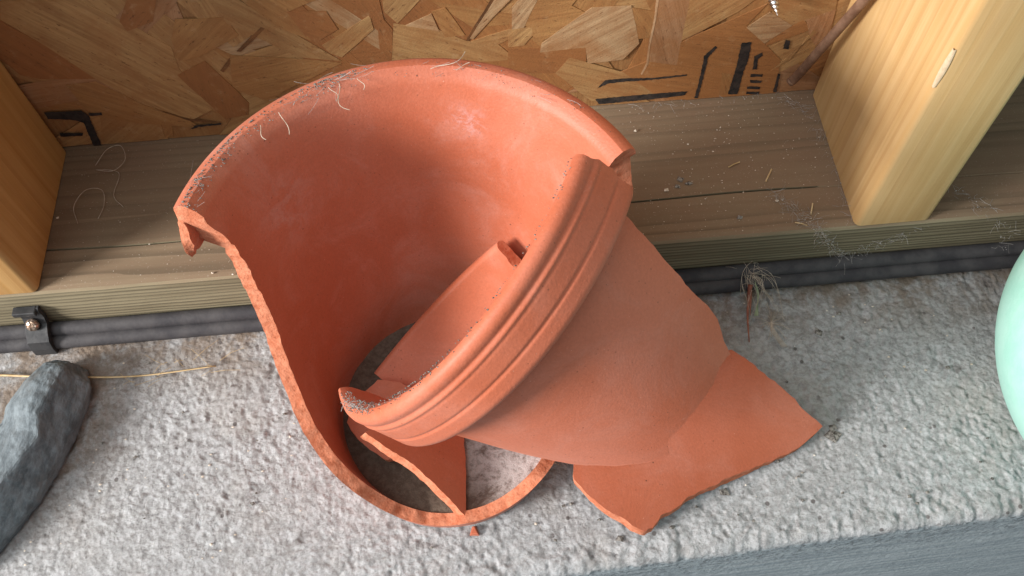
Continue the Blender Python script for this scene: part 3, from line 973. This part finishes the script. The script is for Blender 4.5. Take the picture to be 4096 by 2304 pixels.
for i in range(48):
    ang = min(rd.choice((rd.gauss(110, 6), rd.uniform(104, 162), rd.gauss(154, 5), rd.gauss(82, 7), rd.uniform(40, 90) if i % 3 == 0 else rd.gauss(112, 5))), 162)
    p = rim_pt(ang, rd.uniform(-4, 4.8), .25)
    L = rd.uniform(2, 9)
    tang = Vector((-math.sin(math.radians(ang)), math.cos(math.radians(ang)), 0))
    d = (tang * rd.choice((-1, 1)) + Vector((rd.uniform(-.6, .6), rd.uniform(-.9, .3), rd.uniform(-.15, .35)))).normalized()
    c = Vector((rd.uniform(-1, 1), rd.uniform(-1, 1), rd.uniform(-.3, .6)))
    tube(V, F, [tuple(p + d * (L * t) + c * (L * .35 * t * t)) for t in (0, .25, .5, .75, 1)], rd.uniform(.04, .09), 3)
fb = mesh_obj("rim_fibres", V, F, M_WEB, pot); fb["kind"] = "stuff"
V, F = [], []
for ang, L, crv in ((109, 13, .9), (112, 7, -.9), (127, 11, -.3), (133, 7, .6), (84, 15, .7), (77, 6, -.3), (104, 6, -.8)):
    p = rim_pt(ang, -2.5, .5)
    d = Vector((.35, -.9, -.1)).normalized() if ang > 100 else Vector((.9, .3, .25)).normalized()
    c = d.cross(Vector((0, 0, 1))) * crv
    tube(V, F, [tuple(p + d * (L * t) + c * (L * .5 * math.sin(3 * t) * t)) for t in np.linspace(0, 1, 9)], .15, 4)
fb = mesh_obj("rim_straws", V, F, M_FIBRE, pot); fb["kind"] = "stuff"

# =================================================================== shards
ROs, RIs = pot_profile(83.9, 26.2, .2085, 5.6, 5.6)
Rm = Matrix(S_R)
Sc = Vector(S_C)
def f_big(u, v, w):
    t = u / RREF
    d = -v
    s_ = min(1.0, max(0.0, (math.degrees(t) - 173) / 34))
    w = .5 + (w - .5) * (.42 + .58 * s_ * (2 - s_)) if d < 40 else w
    r = ROs(d) * (1 - w) + RIs(d) * w
    return tuple(Rm @ Vector((r * math.cos(t), r * math.sin(t), -d)) + Sc)
OUT = [(173, 4.5), (178, 4.5), (220, 4.5), (260, 4.5), (304.5, 4.5), (306.0, 8), (306.5, 14), (305.4, 20), (306.2, 25), (304.4, 32), (304, 46), (303, 62), (302.3, 76), (302.5, 89), (301.5, 95), (296, 102), (293.5, 108.5), (291, 107),
       (285, 105.5), (278, 107), (270, 106), (257, 106), (250, 105.5), (246.5, 108), (243, 113), (234, 109), (224, 101), (212, 89), (200, 66), (190, 44), (183, 26), (176, 12)]
big = empty("collared_pot_shard", (Sc.x, Sc.y, Sc.z), "large curved terracotta shard with grooved rim collar leaning into the broken pot", "pot shard", "terracotta shards")
bw = make_shard("wall", [(math.radians(a) * RREF, -d) for a, d in OUT], f_big, M_TER, None, step=3.0, rows=collar_rows(26.2, 0),
                is_rim=lambda u, v: v > -4.55, seed=8, bulge=4.4, jitter=.3, rough=.3, oblique=.6)
def is_collar2(c, mi):
    if mi != 0: return False
    L = Rm.transposed() @ (Vector(c) - Sc)
    d = -L.z
    if d > 27.4: return False
    dd = max(d, 4.6)
    return math.hypot(L.x, L.y) > (ROs(dd) + RIs(dd)) / 2
br = split_part(bw, is_collar2, "rim", None)
child(bw, big); child(br, big)
V, F = [], []
for i in range(420):
    ang = math.radians(rd.choice((rd.uniform(182, 304), rd.uniform(182, 240), rd.gauss(197, 8))))
    ang = min(max(ang, math.radians(174)), math.radians(304))
    wr = rd.uniform(-3.6, 2.4)
    r = 79.0 + wr
    z = -4.5 + 4.45 * math.sqrt(max(0.0, 1 - (wr / 4.65) ** 2))
    p = Rm @ Vector((r * math.cos(ang), r * math.sin(ang), z)) + Sc
    grain_lump(V, F, p, rd.uniform(.12, .42), .7)
gg = mesh_obj("rim_grit", V, F, M_GRIME); gg["kind"] = "stuff"; child(gg, big)
V, F = [], []
for i in range(22):
    ang = math.radians(rd.gauss(196, 6))
    p = Rm @ Vector((79 * math.cos(ang), 79 * math.sin(ang), .2)) + Sc
    d = Vector((rd.uniform(-1, 1), rd.uniform(-1, 1), rd.uniform(-.2, .5))).normalized() * rd.uniform(2, 6)
    tube(V, F, [tuple(p), tuple(p + d * .5 + Vector((rd.uniform(-.6, .6), rd.uniform(-.6, .6), .3))), tuple(p + d)], .1, 3)
gg = mesh_obj("rim_cobweb", V, F, M_WEB); gg["kind"] = "stuff"; child(gg, big)

# inner shard with a rim lip, concave side up
Ac, Ax, Ay, Az = (Vector(A_D[k]) for k in ("c", "x", "y", "z"))
ROa, RIa = (lambda d: 84.0 - .10 * d), (lambda d: 78.8 - .10 * d)
def f_in(u, v, w):
    t = u / RREF
    d = -v
    r = (ROa(d) * (1 - w) + RIa(d) * w) + 2.6
    return tuple(Ac + Ax * (r * math.cos(t)) - Ay * (r * math.sin(t)) - Az * d)
ha = A_D["half"]
INP = [(-ha, 3.2), (0, 3.2), (ha, 3.2), (ha + .6, 10), (ha - .8, 18), (ha - 1, 27), (12, 30), (-10, 38), (-ha + 1, 40), (-ha - .5, 26), (-ha + .4, 12)]
ish = make_shard("lipped_pot_shard", [(math.radians(a) * RREF, -d) for a, d in INP], f_in, M_TER, None, step=3.0, rows=collar_rows(26.2, 0),
                 is_rim=lambda u, v: v > -3.25, seed=12, bulge=2.6, jitter=.3, rough=.3)
rebase(ish, Ac)
tag(ish, "smooth pinkish shard with rounded lip lying deep inside the broken pot", "pot shard", "terracotta shards")

def plate(name, D, R, curve_axis, mat, seed, th, label):
    o_, e_, w_, n_ = (Vector(D[k]) for k in ("o", "e", "w", "n"))
    P = D["poly"]
    c0 = sum(p[curve_axis] for p in P) / len(P)
    def f(u, v, w):
        q = (u, v)[curve_axis] - c0
        return tuple(o_ + e_ * u + w_ * v + n_ * (-(q * q) / (2 * R) - th * w))
    s = make_shard(name, [tuple(p) for p in P], f, mat, None, step=2.6, seed=seed, jitter=.28, rough=.3, oblique=.5)
    rebase(s, o_)
    return tag(s, label, "pot shard", "terracotta shards")
plate("wedge_pot_shard", C_D, 140, 0, M_TER, 31, 4.6, "wedge of terracotta with its bright broken edge resting on the pot's front stub")
plate("buried_pot_shard", B_D, 400, 1, M_TER2, 33, 6.0, "dark red shard lying low in the pot left of the wedge")

Do, Da, Dp = (Vector(D_D[k]) for k in ("o", "ax", "pr"))
def f_low(u, v, w):
    p = Do + Da * u + Dp * v
    z = 7.5 + 10 * (1 - ((v - 32) / 32) ** 2) + v * .06
    return (p.x, p.y, z + .4 - 6.3 * w)
low = make_shard("flat_pot_shard", [tuple(p) for p in D_D["poly"]], f_low, M_TER2, None, step=3.0, seed=44, jitter=.28, rough=.3, oblique=.5)
rebase(low, Do)
tag(low, "plain curved terracotta shard lying on the concrete right of the pot", "pot shard", "terracotta shards")

# small chip in front of the pot
V = [(-2.2, -1.5, 0), (2.6, -1.9, 0), (1.5, 2.6, 0), (-.8, 2.9, 0), (-1.6, -1.2, 2.0), (1.9, -1.4, 2.4), (.4, 2.4, 1.6)]
F = [(0, 4, 5, 1), (1, 5, 6, 2), (2, 6, 3), (3, 6, 4, 0), (4, 6, 5), (0, 1, 2, 3)]
ch = mesh_obj("terracotta_chip", [(x + 1.5, y - 213.6, z + .2) for x, y, z in V], F, M_TER2)
rebase(ch, (1.5, -213.6, .2)); bevel(ch, .25, 1)
tag(ch, "tiny terracotta chip on the concrete just below the pot's front", "chip")

# =================================================================== stone
def build_stone():
    # stations along the stone: (x, y of ridge), ridge height, reach to right foot, reach to left foot
    st = [((-192, -113), 5, 3, 6), ((-193, -116), 17, 5, 12), ((-192, -122), 24, 7.5, 19), ((-195, -133), 27, 9.5, 24), ((-198, -146), 27, 9, 27), ((-197.5, -157), 26, 5.5, 30), ((-204, -168), 26, 8, 31),
          ((-211, -180), 26, 9, 32), ((-220, -194), 25, 9, 32), ((-230, -209), 22, 8, 28), ((-238, -218), 10, 5, 16)]
    ax = Vector((-.42, -.9, 0)).normalized()
    side = Vector((.9, -.42, 0))
    V, F = [], []
    n = 0
    for i, ((x, y), h, rr, ll) in enumerate(st):
        c = Vector((x, y, 0))
        h = h * .88
        sec = [c + side * rr, c + side * (rr + .6) + Vector((0, 0, h * .35)), c + side * (rr * .52) + Vector((0, 0, h * .66)), c + side * .4 + Vector((0, 0, h)), c - side * (ll * .25) + Vector((0, 0, h * .99)),
               c - side * (ll * .62) + Vector((0, 0, h * .84)), c - side * (ll * .92) + Vector((0, 0, h * .55)), c - side * ll]
        n = len(sec)
        for p in sec:
            j = Vector((noise.noise(p * .16), noise.noise(p * .16 + Vector((9, 0, 0))), noise.noise(p * .16 + Vector((0, 9, 0))))) * 1.1
            j.z = j.z if p.z > 3 else 0
            V.append(tuple(p + j))
    for i in range(len(st) - 1):
        for k in range(n):
            k2 = (k + 1) % n
            F.append((i * n + k, i * n + k2, (i + 1) * n + k2, (i + 1) * n + k))
    F.append(tuple(reversed(range(n))))
    F.append(tuple((len(st) - 1) * n + k for k in range(n)))
    o = mesh_obj("stone", V, F, M_STONE, None, True)
    bm = bmesh.new(); bm.from_mesh(o.data); bmesh.ops.recalc_face_normals(bm, faces=bm.faces)
    cl = bm.edges.layers.float.new("crease_edge")
    for e in bm.edges:
        ks = {v.index % 8 for v in e.verts}
        e[cl] = 1.0 if ks == {3} else (.8 if ks in ({5}, {0}, {2}) else .2)
    bm.to_mesh(o.data); bm.free()
    bv = o.modifiers.new("bevel", 'BEVEL'); bv.width = .0012; bv.segments = 2; bv.limit_method = 'ANGLE'; bv.angle_limit = .45
    s = o.modifiers.new("subdivision", 'SUBSURF'); s.subdivision_type = 'SIMPLE'; s.levels = 4; s.render_levels = 4
    tx = bpy.data.textures.new("stone_relief", 'CLOUDS'); tx.noise_scale = .0045; tx.noise_depth = 4
    d = o.modifiers.new("relief", 'DISPLACE'); d.texture = tx; d.strength = .0018; d.mid_level = .5; d.texture_coords = 'LOCAL'
    rebase(o, (-205, -160, 0))
    return tag(o, "long grey blue stone cut off by the left edge of the picture", "stone")
build_stone()

# =================================================================== mint vessel
def build_mint():
    prof = [(0, 0.6), (38, .6), (44, 2), (52, 8), (66, 22), (77, 40), (83, 56), (85, 70), (83.5, 84), (77, 100), (66, 114), (52, 124), (44, 127), (42, 130), (42, 138), (39, 139), (37.5, 137), (37.5, 118), (0, 112)]
    ns = 72
    V, F = [], []
    for r, z in prof:
        for k in range(ns):
            t = 2 * math.pi * k / ns
            V.append((r * math.cos(t), r * math.sin(t), z))
    for i in range(len(prof) - 1):
        for k in range(ns):
            k2 = (k + 1) % ns
            F.append((i * ns + k, i * ns + k2, (i + 1) * ns + k2, (i + 1) * ns + k))
    o = mesh_obj("mint_vessel", V, F, M_MINT, None, True)
    s = o.modifiers.new("subdivision", 'SUBSURF'); s.levels = 2; s.render_levels = 2
    o.location = Vector((318, -186, 0)) * MM
    return tag(o, "mint green rounded plastic vessel cut off by the right edge", "vessel")
build_mint()

# =================================================================== screw tip and rod
V, F = [], []
p0, p1 = Vector((161.0, 2.0, 114.0)), Vector((161.2, -16.5, 112.6))
ax = (p1 - p0).normalized(); a = ax.cross(Vector((0, 0, 1))).normalized(); b = ax.cross(a)
N_ = 90; ns = 12
for i in range(N_):
    t = i / (N_ - 1)
    r0 = 1.75 if t < .62 else 1.75 * (1 - (t - .62) / .38) + .08
    for k in range(ns):
        th = 2 * math.pi * k / ns
        ph = (th / (2 * math.pi) + t * 9) % 1.0
        r = r0 * (1 + .38 * max(0, 1 - abs(ph - .5) / .22))
        V.append(tuple(p0 + (p1 - p0) * t + a * (r * math.cos(th)) + b * (r * math.sin(th))))
for i in range(N_ - 1):
    for k in range(ns):
        k2 = (k + 1) % ns
        F.append((i * ns + k, i * ns + k2, (i + 1) * ns + k2, (i + 1) * ns + k))
F.append(tuple((N_ - 1) * ns + k for k in range(ns)))
o = mesh_obj("screw", V, F, M_STEEL, None, True)
rebase(o, p0)
tag(o, "shiny screw point poking through the board at the top", "screw")

V, F = [], []
tube(V, F, [tuple(p) for p in spline([(185.6, -3.6, 51), (187.6, -4.8, 57), (192, -15, 93.8), (195.6, -24, 125.4), (197.0, -33, 153), (197.4, -50, 205)], 40)], 2.45, 14)
o = mesh_obj("rod", V, F, M_ROD, None, [len(f) == 4 for f in F])
rebase(o, (185.6, -3.6, 51))
tag(o, "thin brown rod slanting down between board and right stud", "rod")

# =================================================================== litter
V, F = [], []
tube(V, F, [tuple(p) for p in spline([(-262, -111.5, 1.6), (-233, -114, 2.4), (-209, -117, 2.4), (-166, -120.4, 1.6), (-124, -118.6, 1.9)], 30)], lambda t: .75 - .35 * t, 5)
o = mesh_obj("straw", V, F, M_STRAW, None, True); rebase(o, (-190, -118, 1.5))
tag(o, "long pale straw lying on the concrete behind the stone", "straw")
V, F = [], []
for i in range(16):
    x, y = rd.uniform(-165, -122), rd.uniform(-124, -113)
    a_ = rd.choice((0, math.pi)) + rd.gauss(.05, .5); L = rd.uniform(4, 16)
    tube(V, F, [(x, y, 1.2), (x + L * .5 * math.cos(a_), y + L * .5 * math.sin(a_) + rd.uniform(-1, 1), 2.2), (x + L * math.cos(a_), y + L * math.sin(a_), 1.4)], .12, 3)
tag(mesh_obj("straw_litter", V, F, M_STRAW), "loose wisps of dry grass on the concrete left of the pot", "litter", kind="stuff")

root = empty("dry_root_tuft", (150, -104, 1), "wispy dry root tuft with a red stem hanging by the cable right of the pot", "root tuft")
V, F = [], []
tube(V, F, [tuple(p) for p in spline([(151, -103, 13), (150.2, -108, 8), (148.5, -117, 4), (147.0, -130, 1.8)], 14)], lambda t: 1.3 - 1.0 * t, 6)
tube(V, F, [tuple(p) for p in spline([(151.4, -103, 13), (151.2, -109, 7), (150, -116, 4)], 9)], lambda t: .7 - .5 * t, 5)
child(mesh_obj("stem", V, F, M_RED, None, True), root)
V, F = [], []
for i in range(42):
    p = Vector((152 + rd.uniform(-3, 5), -95 + rd.uniform(-6, 5), 14 + rd.uniform(-3, 3)))
    e = Vector((158 + rd.gauss(0, 7), -108 + rd.gauss(0, 9), 3 + rd.uniform(0, 4)))
    m1 = p.lerp(e, .4) + Vector((rd.uniform(-5, 8), rd.uniform(-2, 4), rd.uniform(0, 4)))
    tube(V, F, [tuple(q) for q in spline([p, m1, e], 9)], rd.uniform(.05, .12), 3)
for i in range(16):
    c = Vector((160, -121, 3)); a_ = rd.uniform(0, 6.28); L = rd.uniform(3, 12)
    tube(V, F, [tuple(c), tuple(c + Vector((math.cos(a_) * L * .5, math.sin(a_) * L * .5, 1.5))), tuple(c + Vector((math.cos(a_) * L, math.sin(a_) * L, .3)))], .13, 3)
for i in range(5):
    tube(V, F, [tuple(q) for q in spline([(160, -120, 3), (159 + i * .5, -126, 3.5), (163 + i * .6, -134, 1.5)], 8)], .14, 3)
rf = mesh_obj("root_hairs", V, F, M_FIBRE); rf["kind"] = "stuff"; child(rf, root)
V, F = [], []
for i in range(4):
    tube(V, F, [tuple(q) for q in spline([(154, -101 - i, 12), (155.5, -107, 8 - i), (152.5 + i * .6, -116, 3)], 9)], .3, 4)
child(mesh_obj("green_stems", V, F, M_GREEN), root)

# cobwebs full of dust on the sill beside the right stud
def cobweb(path, n, spread, label, seed):
    r_ = random.Random(seed)
    V, F = [], []
    P = spline(path, 60)
    for i in range(n):
        p = P[r_.randrange(60)] + Vector((r_.gauss(0, spread), r_.gauss(0, spread), abs(r_.gauss(0, .5)) + .3))
        d = Vector((r_.gauss(0, 1), r_.gauss(0, 1), r_.gauss(0, .15))).normalized() * r_.uniform(1.5, 7)
        k = Vector((r_.gauss(0, .4), r_.gauss(0, .4), r_.uniform(0, .4)))
        tube(V, F, [tuple(p), tuple(p + d * .5 + k), tuple(p + d)], r_.uniform(.03, .08), 3)
    for i in range(n // 3):
        p = P[r_.randrange(60)] + Vector((r_.gauss(0, spread), r_.gauss(0, spread), .3))
        grain_lump(V, F, p, r_.uniform(.12, .4))
    o = mesh_obj("cobweb", V, F, M_WEB)
    rebase(o, P[30])
    return tag(o, label, "cobweb", kind="stuff")
cobweb([(166, -66, 38.6), (174, -78, 38.8), (181, -86, 39), (187, -90.2, 32), (196, -90.4, 19), (203, -90.6, 12)], 170, 1.8, "dusty grey cobweb trailing over the sill edge left of the right stud", 61)
cobweb([(206, -90.6, 14), (214, -90.6, 21), (224, -90.4, 27), (238, -90.2, 33)], 60, 1.6, "thin cobweb on the sill front under the right stud", 62)
cobweb([(184, -6, 39), (192, -10, 39), (196, -22, 38.6), (199.5, -40, 38.6), (199.8, -62, 38.6), (200, -84, 38.6)], 70, 1.0, "fluff along the foot of the right stud", 63)
cobweb([(246, -60, 38.8), (262, -78, 39), (276, -90, 34), (284, -97, 16)], 70, 2.0, "faint web on the sill at the far right", 64)
cobweb([(-60, -2.5, 39), (20, -2.5, 39), (100, -2.5, 39), (180, -2.5, 39)], 60, .8, "dust line where board meets sill", 65)

# coiled fibres on the sill at left
for k, (pts, lab) in enumerate((
    ([(-184, -14, 39.4), (-178, -6, 42), (-170, -6, 44), (-168, -13, 41), (-174, -19, 40), (-183, -17, 39.4), (-171, -20, 39.2), (-172, -34, 38.8), (-166, -42, 38.7)], "curled pale fibre on the sill by the wall at left"),
    ([(-188, -50, 38.8), (-191, -40, 40), (-186, -31, 41), (-178, -31, 40), (-176, -40, 39.2), (-178, -48, 38.8)], "hooked pale fibre on the sill beside the left stud"))):
    V, F = [], []
    tube(V, F, [tuple(p) for p in spline(pts, 48)], .17, 4)
    o = mesh_obj("curled_fibre", V, F, M_FIBRE, None, True); rebase(o, pts[0])
    tag(o, lab, "fibre", "fibres on the sill")

V, F = [], []
for x, y, z, r in ((102, -18.6, 38.9, 1.0), (111.6, -58, 38.9, 1.2), (-199, -45.5, 38.8, .9), (-114, -62, 38.9, .9), (-117, -86, 38.8, .8), (-107, -87.5, 38.6, .6), (140, -36, 38.8, .6), (166, -70, 38.8, .8), (128, -30, 38.8, .5), (-150, -66, 38.8, .5)):
    grain_lump(V, F, (x, y, z), r, .7)
for i in range(260):
    grain_lump(V, F, (rd.uniform(95, 200), rd.uniform(-86, -2), 38.5), rd.uniform(.1, .35), .6)
for i in range(70):
    grain_lump(V, F, (rd.uniform(-198, -100), rd.uniform(-86, -2), 38.5), rd.uniform(.1, .3), .6)
for i in range(160):
    grain_lump(V, F, (rd.uniform(-230, 270), rd.uniform(-215, -106), .6), rd.uniform(.25, .7), .7)
tag(mesh_obj("pale_crumbs", V, F, M_CRUMB), "scattered pale crumbs and grit", "grit", kind="stuff")
V, F = [], []
for i in range(60):
    grain_lump(V, F, (rd.uniform(-225, 270), rd.uniform(-222, -106), .5), rd.uniform(.4, 1.3), .5)
for x, y, r in ((120, -52, 2.2), (124, -55, 1.6), (118, -56, 1.4), (146, -78, 1.5)):
    grain_lump(V, F, (x, y, 38.6), r, .5)
for x, y, r in ((177, -182, 4.5), (178, -178, 2.5), (119, -205, 2.5), (68, -222, 2.0), (184, -127, 2.6)):
    grain_lump(V, F, (x, y, .3), r, .25)
tag(mesh_obj("dark_grit", V, F, M_GRIME), "scattered dark grit and soil specks", "grit", kind="stuff")
# wood splinters
V, F = [], []
for x, y, z, a_, L in ((163, -58, 39, 1.0, 9), (181, -80, 39, 1.2, 7), (146, -47, 39, .4, 7), (172, -84, 39, -.4, 6)):
    tube(V, F, [(x, y, z), (x + L * .5 * math.cos(a_), y + L * .5 * math.sin(a_), z + .5), (x + L * math.cos(a_), y + L * math.sin(a_), z)], .4, 4)
tag(mesh_obj("wood_splinters", V, F, M_STRAW), "pale wood splinters on the sill left of the right stud", "splinters", kind="stuff")
